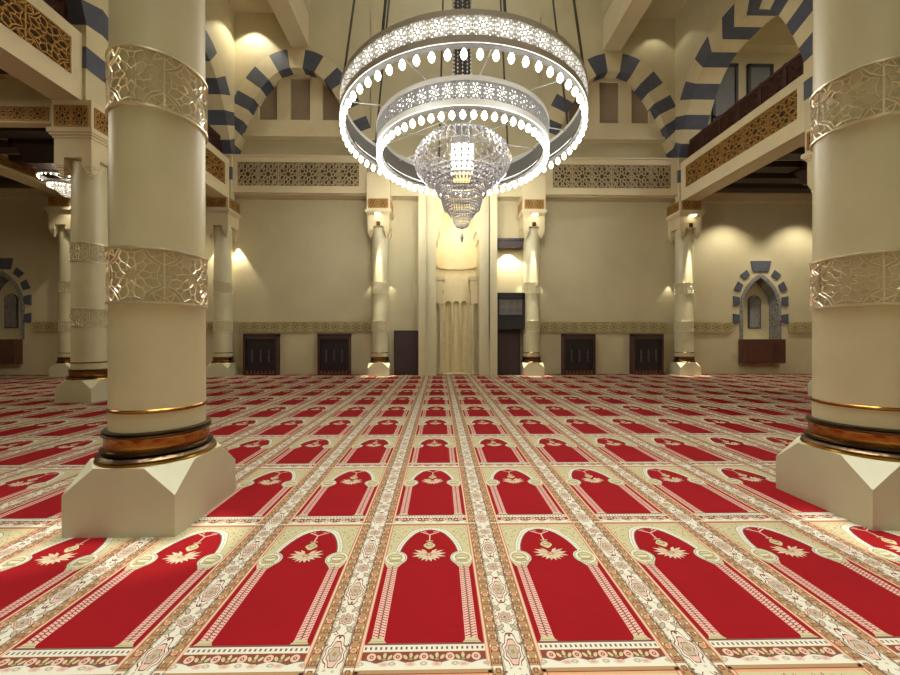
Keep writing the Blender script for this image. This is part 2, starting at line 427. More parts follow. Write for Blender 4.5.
names = ['nearest the camera, cut off by the bottom edge', 'first full row before the large columns',
         'second full row from the camera', 'third full row from the camera', 'fourth full row from the camera', 'fifth full row from the camera',
         'sixth full row from the camera', 'fourth row out from the prayer niche wall', 'third row out from the prayer niche wall', 'second row out from the prayer niche wall',
         'last full row before the prayer niche wall', 'narrow cut row right against the prayer niche wall']
XC = -.049
for r in range(-1, 11):
    o = full if r == -1 else (full.copy() if r < 10 else rug_mesh(0, .475))
    if r not in (-1, 10): C.objects.link(o)
    o.location = (XC*S, (1.142 + L*r)*S, 0)
    o.name = 'prayer_carpet'
    tag(o, 'red patterned prayer carpet strip, ' + names[r+1], 'carpet', 'red prayer carpet rows')

# ================================================================== COLUMNS
def column(x, y, label, wall=False, lamp=False, top=4.69, pier=None, name='column', dz=0):
    t = thing(name, label, 'column', (x, y, 0), 'cream columns with fretwork bands')
    h = .28; zt = .347; zc = .212; k = .095
    a = h - 2*k*0 - (.28*2*.28)          # half length of the straight top edge
    a = .125
    # plinth: square below, corners cut away to an octagon on top
    b = MB()
    low = [(-h,-h),(h,-h),(h,h),(-h,h)]
    V = [(x+p, y+q, 0) for p, q in low] + [(x+p, y+q, zc) for p, q in low]
    tp = [(-a,-h),(a,-h),(h,-a),(h,a),(a,h),(-a,h),(-h,a),(-h,-a)]
    V += [(x+p, y+q, zt) for p, q in tp]
    b.v = V
    T = lambda i: 8 + i % 8
    b.f = [(3,2,1,0), tuple(range(8,16)),
           (0,1,5,T(1),T(0),4), (1,2,6,T(3),T(2),5), (2,3,7,T(5),T(4),6), (3,0,4,T(7),T(6),7),
           (4,T(0),T(7)), (5,T(2),T(1)), (6,T(4),T(3)), (7,T(6),T(5))]
    b.m = [0]*len(b.f)
    b.build('plinth', M['plinth'], t)
    z0 = zt
    MB().lathe([(.276, z0), (.281, z0+.006), (.278, z0+.014)], x, y, 64).build('gold_ring', M['gold'], t, True)
    MB().lathe([(.272, z0+.013), (.276, z0+.024), (.262, z0+.036), (.248, z0+.042), (.262, z0+.05), (.258, z0+.062), (.245, z0+.066)], x, y, 64).build('base_moulding', M['bronze'], t, True)
    MB().lathe([(.245, z0+.064), (.243, z0+.07), (.243, z0+.128), (.246, z0+.132)], x, y, 64).build('brass_drum', M['brass'], t, True)
    MB().lathe([(.246, z0+.131), (.255, z0+.137), (.255, z0+.143), (.247, z0+.147), (.252, z0+.153), (.25, z0+.16), (.232, z0+.164)], x, y, 64).build('upper_moulding', M['bronze'], t, True)
    r = .225
    MB().lathe([(r, z0+.16), (r-.002, 1.2), (r-.004, 2.6), (r-.008, 4.0)], x, y, 72).build('shaft', M['marble'], t, True)
    MB().lathe([(r, .607), (r+.006, .612), (r+.006, .622), (r, .627)], x, y, 64, caps=False).build('thin_ring', M['brass'], t, True)
    for za, zb in ((1.187, 1.475), (2.215, 2.515)):
        g = MB(); rr = r + .0015
        f = lambda u, v, d, za=za, zb=zb: (x + (rr+d)*cos(u*2*pi/5 + .4), y + (rr+d)*sin(u*2*pi/5 + .4), za + v*(zb-za))
        lattice(g, 5, 1, f, .0068, .006, 2*pi*rr/5, zb-za, 0, 3, ridge=True)
        g.build('fretwork_band', M['silver'], t)
        fr = g = MB()
        for zz in (za, zb-.006):
            g.lathe([(rr, zz-.004), (rr+.009, zz-.002), (rr+.009, zz+.008), (rr, zz+.01)], x, y, 64, caps=False)
        g.build('band_rim', M['silver'], t, True)
    # capital
    b = MB(); hb = .285
    b.box(x-hb, x+hb, y-hb, y+hb, 3.98-dz, 4.28-dz)
    for sx in (-1, 1):
        for sy in (-1, 1):
            cx, cy = x + sx*(hb-.075), y + sy*(hb-.075)
            b.box(cx-.075, cx+.075, cy-.075, cy+.075, 3.86-dz, 3.98-dz)
            for i, (zz, q) in enumerate(((3.83,.066),(3.79,.054),(3.75,.042),(3.71,.028),(3.675,.014))):
                b.box(cx-q+sx*.008*i*0, cx+q, cy-q, cy+q, zz-dz, zz+.045-dz)
    b.build('capital', M['stone'], t)
    b = MB()
    for z_, q, dz_ in ((4.28, .30, .035), (4.315, .325, .035), (4.35, .345, .07)): b.box(x-q, x+q, y-q, y+q, z_-dz, z_+dz_-dz)
    b.build('cornice', M['trim'], t)
    hb = .305
    b = MB().box(x-hb, x+hb, y-hb, y+hb, 4.42-dz, top); 
    if pier: b.box(x-.28, x+.28, y-.28, y+.28, top, pier)
    b.build('block', M['trim'], t)
    g = MB(); gb = MB(); q = .255; e = .004
    zl0, zl1 = 4.455-dz, 4.69-dz*.55
    for (dx, dy) in ((0,-1),(1,0),(-1,0)):
        if wall and dy == 0 and False: continue
        f = (lambda u, v, d, dx=dx, dy=dy: (x + dx*(hb+e+d) - dy*(-q+u*2*q/2)*1 if dy else x + dx*(hb+e+d), y + dy*(hb+e+d) if dy else y + dx*(-q + u*q), zl0 + v*(zl1-zl0)))
        lattice(g, 2, 1, f, .010, .012, q, zl1-zl0)
        gb.face([f(0,0,-.002), f(2,0,-.002), f(2,1,-.002), f(0,1,-.002)])
    g.build('block_lattice', M['latt_gold'], t); gb.build('lattice_backing', M['back_dark'], t)
    if lamp:
        d = MB(); d.lathe([(.0, 4.279), (.075, 4.279), (.075, 4.262), (0, 4.262)], x, y-.372, 24)
        d2 = MB().box(x-.11, x+.11, y-.47, y-.28, 4.282, 4.318)
        d2.build('lamp_bracket', M['trim'], t)
        d.build('downlight', M['disc'], t)
        MB().box(x-.05, x+.05, y-.29, y-.287+0, 3.99, 4.1).build('aperture', M['bronze'], t)
    return t

NL, NR = AX-2.062, AX+2.08
OL, OR_ = AX-6.3, AX+6.3
column(NL, 2.19, 'large cream column with two silver fretwork bands, nearest on the left', pier=9.7)
column(NR, 2.19, 'large cream column with two silver fretwork bands, nearest on the right edge', pier=9.7)
column(OL+.16, 6.2, 'cream column with carved capital behind the large left column, under the gallery corner', dz=.17)
column(OR_, 6.2, 'cream column almost hidden behind the large right column', dz=.17)
column(OL, 10.24, 'column in the left corner of the far wall, beside the left dark cabinet')
column(AX-2.07, 10.24, 'lit column at the far wall just left of the prayer niche', wall=True, lamp=True, top=5.4)
column(AX+2.07, 10.24, 'lit column at the far wall just right of the black pulpit', wall=True, lamp=True, top=5.4)
column(OR_, 10.24, 'lit column in the right corner of the far wall, left of the arched wall recess', lamp=True)
column(AX-10.36, 10.24, 'slim looking far wall column seen left of the second left column')

# ================================================================== ARCH PROFILE
def arch_curve(s, zs, zp, z0, n=40, p=2.3):
    """inner outline from left foot to right foot: straight legs z0..zs then a pointed parabola-like head"""
    right = [(s, z0)]
    for i in range(n+1):
        t = i/n; x = s*(1-t); h = 1 - (x/s)**p
        right.append((x, zs + (zp-zs)*h))
    left = [(-x, z) for x, z in right[:-1]]
    return left + right[::-1]
def striped_arch(name, label, f, s, zs, zp, z0, depth, clampL, clampR, nv=21, p=2.3, wid=.5, group='blue and cream striped arches', loc=(0,0,0), m0=0):
    c = arch_curve(s, zs, zp, z0, 60, p)
    # resample densely
    d = [0]
    for i in range(1, len(c)): d.append(d[-1] + sqrt((c[i][0]-c[i-1][0])**2 + (c[i][1]-c[i-1][1])**2))
    def at(t):
        t = max(0, min(d[-1], t)); i = 1
        while i < len(d)-1 and d[i] < t: i += 1
        k = (t-d[i-1])/max(1e-9, d[i]-d[i-1]); return (c[i-1][0]+(c[i][0]-c[i-1][0])*k, c[i-1][1]+(c[i][1]-c[i-1][1])*k)
    def nrm(t):
        a, b = at(t-.12), at(t+.12); tx, tz = b[0]-a[0], b[1]-a[1]; l = sqrt(tx*tx+tz*tz) or 1; return (-tz/l, tx/l)
    mb = MB(); mb.raw = False
    for k in range(nv):
        mi = (k + m0) % 2; m = 5
        ts = [d[-1]*(k + j/m)/nv for j in range(m+1)]
        I = [at(t) for t in ts]; O = []
        for t in ts:
            n = nrm(t); p = at(t); O.append((max(clampL, min(clampR, p[0]+n[0]*wid)), p[1]+n[1]*wid))
        for j in range(m):
            mb.face([f(*I[j],0), f(*I[j+1],0), f(*O[j+1],0), f(*O[j],0)], mi)
            mb.face([f(*I[j],0), f(*I[j+1],0), f(*I[j+1],depth), f(*I[j],depth)], mi)
            mb.face([f(*I[j],depth), f(*I[j+1],depth), f(*O[j+1],depth), f(*O[j],depth)], mi)
            mb.face([f(*O[j],0), f(*O[j+1],0), f(*O[j+1],depth), f(*O[j],depth)], mi)
    mb.raw = True
    o = mb.build(name, [M['blue'], M['stone']], loc=loc)
    tag(o, label, 'arch', group); return o

AS, ZS, ZP = 1.74, 5.9, 8.29
WF = 10.16                          # front of the upper far wall
# ================================================================== FAR WALL
NH = .59                            # half width of the prayer niche opening
muq = [(NH, 0), (NH, 3.57), (.585, 3.66), (.545, 3.70), (.545, 3.80), (.52, 3.9), (.475, 3.93), (.475, 4.05), (.455, 4.18), (.41, 4.22), (.41, 4.33), (.385, 4.46), (.33, 4.5), (.33, 4.6), (.30, 4.72), (.22, 4.78), (.2, 4.9), (.12, 5.0), (.06, 5.12), (0, 5.2)]
MX = AX + .045
b = MB()
fy = lambda a, z, d: (a, d, z)
SN = 8.66                           # side recesses
def recess_curve(cx, h=.6, zs=1.85, zp=2.86, n=14):
    r = [(h, .98)]
    R_ = (h*h + (zp-zs)**2)/(2*h)
    for i in range(n+1):
        z = zs + (zp-zs)*i/n; xx = sqrt(max(0, R_*R_-(z-zs)**2)) - (R_-h); r.append((max(0, xx), z))
    pts = [(-x, z) for x, z in r[:-1]] + [(0, zp)] + [(x, z) for x, z in r[:-1]][::-1]
    return [(cx + x, z) for x, z in pts]
RX = [AX-12.45, AX-SN, AX+SN]
H = 10.0
def strip(x0, x1): b.box(x0, x1, 10.5, 11.0, -.01, H)
edges = []
for cx in (RX[0], MX, RX[2]): edges.append(cx)
cur = -16.0
for cx in edges:
    hw = 1.0
    strip(cur, cx-hw)
    if cx == MX:
        poly = [(cx-hw, -.01), (cx-hw, H), (cx+hw, H), (cx+hw, -.01)] + [(MX+x, z) for x, z in [(NH, -.01)] + muq[1:]] + [(MX-x, z) for x, z in muq[::-1][1:-1]] + [(MX-NH, -.01)]
        b.prism(poly, fy, 10.5, 11.0)
    else:
        b.box(cx-hw, cx+hw, 10.5, 11.0, -.01, .98)
        rc = recess_curve(cx)
        poly = [(cx-hw, .98), (cx-hw, H), (cx+hw, H), (cx+hw, .98)] + rc[::-1]
        b.prism(poly, fy, 10.5, 11.0)
    cur = cx + hw
strip(cur, 17)
struct(b, 'wall_back', M['wall']); b = MB()
# upper wall standing forward, with the two arched openings
for sgn in (-1, 1):
    cx = AX + sgn*4.3
    ar = arch_curve(AS, ZS, ZP, 5.86)
    poly = [(cx-2.0, 4.86), (cx-2.0, 9.75), (cx+2.3 if sgn > 0 else cx+2.0, 9.75), (cx+2.3 if sgn > 0 else cx+2.0, 4.86)]
    if sgn < 0: poly[0] = (cx-2.3, 4.86); poly[1] = (cx-2.3, 9.75)
    # notch as closed hole: split into left/right halves
    hole = [(cx+x, z) for x, z in ar]
    half = len(hole)//2
    xl, xr = poly[0][0], poly[3][0]
    b.prism([(xl, 4.86), (xl, 9.75), (cx, 9.75)] + hole[:half+1][::-1] + [(cx, 5.86), (cx, 4.86)], fy, WF, 10.5)
    b.prism([(cx, 4.86), (cx, 5.86)] + hole[half:][::-1] + [(cx, 9.75), (xr, 9.75), (xr, 4.86)], fy, WF, 10.5)
struct(b, 'wall_back_upper', M['wall']); b = MB()
b.box(AX-2.32, MX-NH-.32, WF, 10.5, 4.86, 9.75); b.box(MX+NH+.32, AX+2.32, WF, 10.5, 4.86, 9.75)
b.box(MX-NH-.32, MX+NH+.32, WF, 10.5, 5.45, 9.75)
b.box(AX-4.2, AX+4.2, WF, 10.5, 9.75, 12.2)
struct(b, 'wall_back_centre', M['wall'])
# ledges, mouldings
b = MB()
for sgn in (-1, 1):
    cx = AX + sgn*4.3
    b.box(cx-1.9, cx+1.9, 10.3, 10.5, 6.52, 6.6); b.box(cx-1.9, cx+1.9, 10.36, 10.5, 6.6, 7.0)
struct(b, 'trim_1', M['trim'])
# windows in the arches
for wi, sgn in enumerate((-1, 1)):
    cx = AX + sgn*4.3; b = MB()
    for x in (-1.3, -.45, .45, 1.3): b.box(cx+x-.17, cx+x+.17, 10.4, 10.5, 7.0, 8.6)
    b.box(cx-1.9, cx+1.9, 10.4, 10.5, 8.2, 8.6)
    w = struct(b, 'window_%d' % (wi+1), M['trim'])
    for x in (-.87, 0, .87):
        p = MB().box(cx+x-.27, cx+x+.27, 10.485, 10.5, 7.0, 8.2); p.build('pane', M['panel'], w)
# arches on the far wall
for sgn, side in ((-1, 'left'), (1, 'right')):
    cx = AX + sgn*4.3
    f = lambda a, z, d, cx=cx: (cx + a, WF-.012 + d, z)
    cl, cr = (-1.71, 2.1) if sgn < 0 else (-2.1, 1.71)
    striped_arch('striped_arch', 'blue and cream striped arch high on the far wall, %s of the chandelier' % side, f, AS-.004, ZS, ZP-.004, 5.88, .34, cl, cr, 19, 2.3, .5, loc=(cx, WF, 5.88))
    # fascia under the arch
    x0, x1 = (AX-6.02, AX-2.4) if sgn < 0 else (AX+2.4, AX+6.02)
    t = thing('carved_fascia', 'cream fascia with star lattice panel on the far wall, %s of the chandelier' % side, 'fascia', (cx, WF, 4.88), 'lattice fascias of the far wall')
    bb = MB(); y0 = WF-.11
    bb.box(x0, x1, y0+.05, WF, 4.9, 5.86); bb.box(x0, x1, y0, WF, 4.88, 5.06); bb.box(x0, x1, y0, WF, 5.70, 5.88)
    bb.box(x0, x0+.2, y0, WF, 5.06, 5.70); bb.box(x1-.2, x1, y0, WF, 5.06, 5.70)
    bb.box(x0, x1, y0-.03, WF, 5.84, 5.88)
    bb.build('frame', M['trim'], t)
    n = 6; tw = (x1-x0-.4)/n
    MB().box(x0+.2, x1-.2, y0+.035, y0+.05, 5.06, 5.70).build('backing', M['back_mid'], t)
    g = MB(); lattice(g, n, 1, lambda u, v, d: (x0+.2+u*tw, y0+.035-d, 5.06+v*.64), .021, .03, tw, .64)
    g.build('lattice', M['latt_pale'], t)

# ================================================================== ARCADES, GALLERIES
for sgn, side in ((-1, 'left'), (1, 'right')):
    X = lambda d: AX + sgn*d + (.05 if sgn < 0 else 0)
    fa = lambda yy, z, d: (X(6.0 + d), yy, z)
    spans = [(6.2+10.2)/2 + .06, (2.19+6.2)/2]
    b = MB()
    for k, cy in enumerate(spans):
        ar = arch_curve(AS if k == 0 else 1.73, ZS, 7.82, 4.70, p=3.1)
        hole = [(cy+x, z) for x, z in ar]; half = len(hole)//2
        yl, yr = (6.2, WF+.005) if k == 0 else (2.19, 6.2)
        b.prism([(yl, 4.70), (yl, 9.75), (cy, 9.75)] + hole[:half+1][::-1], fa, 0, .6)
        b.prism(hole[half:][::-1] + [(cy, 9.75), (yr, 9.75), (yr, 4.70)], fa, 0, .6)
    b.box(X(6.0), X(6.6), -8.4, 2.19, 4.77, 9.75)
    struct(b, 'wall_%s' % side, M['wall'])
    for k, cy in enumerate(spans):
        if k and sgn > 0: continue      # out of the picture on the right
        f = lambda a, z, d, cy=cy: (X(6.0 - .012 + d), cy + a, z)
        ss = AS if k == 0 else 1.73
        cl, cr = (6.2-cy, WF-.02-cy) if k == 0 else (2.2-cy, 6.2-cy)
        where = ('spanning from the far wall over the %s gallery' % side) if k == 0 else ('nearer the camera over the %s gallery, mostly out of view' % side)
        striped_arch('striped_arch', 'blue and cream striped arch ' + where, f, ss-.004, ZS, 7.816, 5.2, .625, cl, cr, 21, 3.1, .5, loc=(X(6.0), cy, 5.2))
        # gallery front
        yl, yr = (6.53, 9.99) if k == 0 else (2.5, 5.93)
        fasc = thing('gallery_front', 'cream gallery front with gilded star lattice and dark railing, %s side, %s' % (side, 'far bay' if k == 0 else 'near bay'), 'balcony', (X(6.1), (yl+yr)/2, 4.76), 'gallery fronts')
        bb = MB(); d0 = 6.05
        bb.box(X(d0+.05), X(6.5), yl, yr, 4.69, 5.73); 
        bb.box(X(d0), X(d0+.06), yl, yr, 4.69, 4.99); bb.box(X(d0), X(d0+.06), yl, yr, 5.55, 5.73)
        bb.box(X(d0), X(d0+.06), yl, yl+.18, 4.99, 5.55); bb.box(X(d0), X(d0+.06), yr-.18, yr, 4.99, 5.55)
        bb.build('fascia', M['trim'], fasc)
        n = 5; tw = (yr-yl-.36)/n
        MB().box(X(d0+.04), X(d0+.05), yl+.18, yr-.18, 4.99, 5.55).build('backing', M['back_dark'], fasc)
        g = MB(); lattice(g, n, 1, lambda u, v, d: (X(d0+.04-d), yl+.18+u*tw, 4.99+v*.56), .017, .03, tw, .56)
        g.build('lattice', M['latt_gold'], fasc)
        rl = MB().box(X(6.22), X(6.3), yl, yr, 5.73, 5.79); rl.box(X(6.21), X(6.31), yl, yr, 6.23, 6.29)
        rail = rl.build('railing', M['wood'], fasc)
        npst = 6
        for i in range(npst+1):
            yy = yl + .04 + (yr-yl-.08)*i/npst
            MB().box(X(6.215), X(6.305), yy-.035, yy+.035, 5.73, 6.31).build('post', M['wood'], rail)
            if i < npst:
                g = MB(); ww = (yr-yl-.08)/npst - .07
                lattice(g, 2, 2, lambda u, v, d, yy=yy: (X(6.25-d), yy+.035+u*ww/2, 5.79+v*.21), .02, .02, ww/2, .21, 0)
                g.box(X(6.255), X(6.262), yy+.035, yy+.035+ww, 5.79, 6.23, 1)
                g.build('railing_panel', [M['wood2'], M['joist']], rail)
    # gallery slab, aisle ceiling
    b = MB(); b.box(X(6.6), X(16.4), -8.4, 10.5, 5.12, 5.42)
    b.box(X(6.5), X(6.6), 2.6, 10.5, 5.12, 5.4)
    struct(b, 'ceiling_aisle_%s' % side, M['ceil'])
    for i in range(9 if sgn < 0 else 4):
        yy = 10.25 - .62*i - .3
        if yy < 1: break
        j = MB().box(X(6.55), X(16.2), yy-.15, yy+.15, 4.98, 5.13)
        o = j.build('ceiling_joist', M['joist'], loc=(X(8), yy, 4.98)); tag(o, 'dark wooden joist under the %s gallery, %s out from the far wall' % (side, ('first','second','third','fourth','fifth','sixth','seventh','eighth','ninth')[i]), 'joist', 'dark joists under the %s gallery' % side)
    # far wall cornice in the aisle
    bc = MB().box(X(6.6), X(16.2), 10.28, 10.5, 4.82, 5.12); bc.box(X(6.6), X(16.2), 10.22, 10.5, 4.98, 5.12)
    struct(bc, 'trim_%d' % (2 if sgn < 0 else 3), M['trim'])
    # cross beam with lattice at the second column
    t = thing('lattice_beam', 'cream cross beam with gilded lattice running outward from the second %s column' % side, 'beam', (X(9), 6.3, 4.42), 'aisle beams')
    MB().box(X(6.62), X(16.2), 6.05, 6.2, 4.42, 5.11).build('beam', M['trim'], t)
    MB().box(X(6.7), X(16.1), 6.045, 6.05, 4.45, 4.66).build('backing', M['back_dark'], t)
    g = MB(); lattice(g, 30, 1, lambda u, v, d: (X(6.7+u*.3133), 6.044-d, 4.45+v*.21), .010, .012, .3133, .24)
    g.build('lattice', M['latt_gold'], t)
    if sgn < 0:
        t = thing('lattice_beam', 'lengthwise cream beam with lattice reaching the far column in the left aisle', 'beam', (X(10.41), 8.5, 4.42), 'aisle beams')
        MB().box(X(10.16), X(10.66), 6.22, 10.0, 4.78, 5.10).build('beam', M['trim'], t)
        MB().box(X(10.16), X(10.155), 6.7, 9.9, 4.84, 5.04).build('backing', M['back_dark'], t)
        g = MB(); lattice(g, 14, 1, lambda u, v, d: (X(10.154-d), 6.7+u*.2286, 4.84+v*.2), .016, .012, .2286, .2)
        g.build('lattice', M['latt_gold'], t)
    # gallery back wall frames and roof
    b = MB(); b.box(X(6.6), X(16.4), -8.4, 10.5, 9.7, 9.95)
    struct(b, 'ceiling_gallery_%s' % side, M['ceil'])
    struct(MB().box(X(6.6), X(16.2), 10.2, 10.5, 9.1, 9.7), 'trim_%d' % (4 if sgn < 0 else 5), M['trim'])
    if sgn > 0:
        for k, (xa, za, zb) in enumerate(((7.7, 7.0, 8.75), (8.71, 7.0, 8.75))):
            w = MB(); xx = AX + xa - .45; wd = .72; fr = .07
            w.box(xx, xx+fr, 10.42, 10.5, 5.7, zb); w.box(xx+wd-fr, xx+wd, 10.42, 10.5, 5.7, zb); w.box(xx, xx+wd, 10.42, 10.5, zb-fr, zb)
            w.box(xx, xx+wd, 10.42, 10.5, 7.2, 7.2+fr); w.box(xx+.33, xx+.39, 10.42, 10.5, 5.7, 7.2)
            o = struct(w, 'window_%d' % (3+k), M['grey_dark'])
            MB().box(xx+fr, xx+wd-fr, 10.46, 10.5, 5.7, zb-fr).build('pane', M['grey'], o)
    struct(MB().box(X(16.2), X(16.5), -8.4, 11, -.01, 12.2), 'wall_outer_%s' % side, M['wall'])
    # nave ceiling strips and long beam
    struct(MB().box(X(4.0), X(6.7), -8.4, 10.6, 9.75, 9.95), 'ceiling_side_%s' % side, M['ceil'])
    o = MB().box(X(4.02), X(4.5), -8.3, WF, 8.86, 9.75).build('ceiling_beam', M['trim'], loc=(X(4.26), 4, 8.86)); tag(o, 'thick cream ceiling beam running to the far wall, upper %s of the chandelier' % side, 'beam', 'nave ceiling beams')
    struct(MB().box(X(4.0), X(4.3), -8.4, 10.6, 9.95, 12.2), 'wall_upper_%s' % side, M['wall'])
struct(MB().box(AX-4.3, AX+4.3, -8.4, 10.6, 12.2, 12.4), 'ceiling', M['ceil'])
struct(MB().box(-16, 17, -8.6, -8.4, -.01, 12.2), 'wall_front', M['wall'])

# ================================================================== PRAYER NICHE
t = thing('prayer_niche', 'tall lit cream prayer niche with stepped arch at the centre of the far wall', 'niche', (MX, 10.5, 0))
b = MB()          # concave lining
n = 24; rings = []
for z, k in ((2.8, 1), (3.6, 1), (4.0, .92), (4.5, .7), (4.9, .45), (5.25, .12)):
    rings.append([(MX - .62*k*cos(pi*j/n), 10.98 - .1 + (.62*k*sin(pi*j/n))*.8, z) for j in range(n+1)])
b.loft(rings, 0, False, False); b.raw = True
bo = b.build('lining', M['niche'], t, True)
b = MB(); b.box(MX-.8, MX+.8, 11.5, 11.6, -.01, 5.4); b.box(MX-.8, MX-.62, 11.0, 11.5, -.01, 5.4); b.box(MX+.62, MX+.8, 11.0, 11.5, -.01, 5.4); b.box(MX-.8, MX+.8, 11.0, 11.6, 5.3, 5.4)
b.build('casing', M['niche'], t)
for z0, z1, e in ((2.76, 2.82, .0), (2.82, 2.88, -.05), (3.08, 3.13, .03)):
    b = MB()      # cornice rings
    out = [(MX - (.66)*cos(pi*j/n), 10.9 + .64*sin(pi*j/n)*.8) for j in range(n+1)]
    inn = [(MX - (.56-e)*cos(pi*j/n), 10.9 + (.52-e)*sin(pi*j/n)*.8) for j in range(n+1)]
    for j in range(n):
        b.loft([[(*out[j], z0), (*out[j+1], z0), (*inn[j+1], z0), (*inn[j], z0)], [(*out[j], z1), (*out[j+1], z1), (*inn[j+1], z1), (*inn[j], z1)]], 0, True)
    b.build('cornice', M['niche'], t)
b = MB()          # fluted lower panel with three round-headed hollows
prof = [(-.6, 0)]
for k in range(3):
    c = -.235 + .235*k
    for j in range(11): prof.append((c - .1*cos(pi*j/10), .17*sin(pi*j/10)))
prof.append((.6, 0))
yb = 11.15
b.loft([[(MX+p, yb+q, z) for p, q in prof] for z in (0, 2.0)], 0, False, False)
for z, k in ((2.0, 1), (2.04, .92), (2.08, .7), (2.1, .4), (2.105, 0)):
    pass
hood = []
for z, k in ((2.0, 1), (2.05, .9), (2.09, .65), (2.11, .25), (2.115, 0)):
    pr = [(-.6, 0)]
    for kk in range(3):
        c = -.235 + .235*kk
        for j in range(11): pr.append((c - .1*k*cos(pi*j/10), .17*k*sin(pi*j/10)))
    pr.append((.6, 0)); hood.append([(MX+p, yb+q, z) for p, q in pr])
b.loft(hood, 0, False, False)
b.box(MX-.6, MX+.6, yb, yb+.3, 2.115, 2.78)
b.raw = True; b.build('fluted_panel', M['niche'], t)
b = MB()          # jamb blocks carrying the cornice
for s in (-1, 1):
    b.box(MX+s*.35, MX+s*.6, 10.62, 11.1, 2.66, 2.78); b.box(MX+s*.38, MX+s*.6, 10.66, 11.1, 2.36, 2.66); b.box(MX+s*.4, MX+s*.6, 10.66, 11.1, 2.0, 2.36); b.box(MX+s*.44, MX+s*.6, 10.8, 11.14, 0, 2.0)
b.build('jamb', M['stone'], t)
for s in (-1, 1):
    MB().lathe([(.075, 0), (.075, .06), (.055, .09), (.06, .13), (.042, .17), (.04, 1.8), (.055, 1.86), (.05, 1.9), (.075, 1.98), (.075, 2.0)], MX+s*.46, 10.72, 20).build('colonnette', M['marble'], t, True)
for s in (-1, 1):
    b = MB(); b.box(MX+s*.592, MX+s*.86, 10.22, 10.5, 0, 5.44); b.box(MX+s*.58, MX+s*.9, 10.15, 10.5, 0, .95)
    b.build('pier', M['wall'], t)
    b = MB(); b.box(MX+s*.86, MX+s*1.06, 10.06, 10.5, 0, 6.3); b.box(MX+s*.86, MX+s*.9, 10.03, 10.5, .95, 6.3)
    b.build('pilaster', M['wall'], t)
# stepped spandrel over the niche flush with the piers
b = MB()
sp = [(MX-.592, 3.5), (MX-.592, 5.44), (MX, 5.44)] + [(MX-x, z) for x, z in muq[::-1] if z > 3.5]
b.prism(sp, fy, 10.22, 10.5)
sp = [(MX+.592, 3.5)] + [(MX+x, z) for x, z in muq if z > 3.5] + [(MX, 5.44), (MX+.592, 5.44)]
b.prism(sp, fy, 10.22, 10.5)
b.build('stepped_arch', M['wall'], t)

# ================================================================== FAR-WALL FURNITURE
def cabinet(x0, x1, label):
    z1 = 1.125; y0, y1 = 10.26, 10.5
    t = thing('cabinet', label, 'cabinet', ((x0+x1)/2, y1, 0), 'dark wooden cabinets along the far wall')
    b = MB(); e = .05
    b.box(x0, x0+e, y0, y1, 0, z1); b.box(x1-e, x1, y0, y1, 0, z1); b.box(x0, x1, y0, y1, z1-e, z1); b.box(x0+e, x1-e, y1-.03, y1, 0, z1); b.box(x0+e, x1-e, y0+.02, y1, 0, .04)
    b.build('body', M['wood'], t)
    MB().box(x0+e, x1-e, y0+.02, y0+.05, z1-.14, z1-.06).build('top_rail', M['pale'], t)
    MB().box(x0+e, x1-e, y0+.06, y0+.08, .13, z1-.05).build('door_panel', M['black'], t)
    for k in range(3):
        xx = x0 + (x1-x0)*(.26 + .25*k)
        MB().lathe([(.03, .36), (.02, .4), (.035, .5), (.018, .56), (.03, .63), (.012, .7)], xx, y0+.035, 10).build('spindle', M['pale'], t, True)
    for k in range(8):
        xx = x0 + e + (x1-x0-2*e)*(k+.5)/8
        MB().box(xx-.02, xx+.02, y0+.01, y0+.05, .02, .12).build('foot_rail_post', M['redpost'], t)
    return t
cabinet(-5.33, -4.43, 'dark wooden cabinet beside the left corner column on the far wall')
cabinet(-3.32, -2.46, 'dark wooden cabinet just left of the lit column, left of the prayer niche')
cabinet(3.42, 4.30, 'dark wooden cabinet just right of the lit column beside the black pulpit')
cabinet(5.36, 6.2, 'dark wooden cabinet beside the right corner column on the far wall')
t = thing('cupboard', 'plain dark flat-fronted cupboard between the lit column and the prayer niche', 'cupboard', (-.9, 10.5, 0))
MB().box(-1.25, -.56, 10.32, 10.5, 0, 1.22).build('body', M['black'], t)
MB().box(-1.22, -.59, 10.305, 10.32, .03, 1.19).build('door', M['canopy'], t)

t = thing('pulpit', 'black wooden balcony pulpit with latticed box right of the prayer niche', 'pulpit', (1.93, 10.5, 0))
b = MB().box(1.58, 2.22, 10.28, 10.5, 0, 1.25); b.build('lower_case', M['black'], t)
MB().box(1.62, 2.18, 10.265, 10.28, .04, 1.15).build('door', M['canopy'], t)
b = MB().box(1.55, 2.31, 10.1, 10.5, 1.25, 1.62); b.box(1.55, 1.62, 10.1, 10.5, 1.62, 2.2); b.box(2.24, 2.31, 10.1, 10.5, 1.62, 2.2); b.box(1.55, 2.31, 10.1, 10.5, 2.08, 2.24); b.box(1.62, 2.24, 10.2, 10.5, 1.62, 2.08)
b.build('balcony_box', M['black'], t)
g = MB(); lattice(g, 3, 2, lambda u, v, d: (1.62+u*.2067, 10.16-d, 1.66+v*.2), .014, .02, .2067, .2); g.build('lattice', M['grey_label'], t)
MB().box(1.62, 2.24, 10.175, 10.2, 1.64, 2.08).build('lattice_backing', M['grey_dark'], t)
t = thing('canopy', 'small dark wooden canopy on the wall above the black pulpit', 'canopy', (1.93, 10.5, 3.5))
b = MB().box(1.6, 2.28, 10.22, 10.5, 3.5, 3.7); b.box(1.57, 2.31, 10.19, 10.5, 3.68, 3.74); b.build('box', M['canopy'], t)

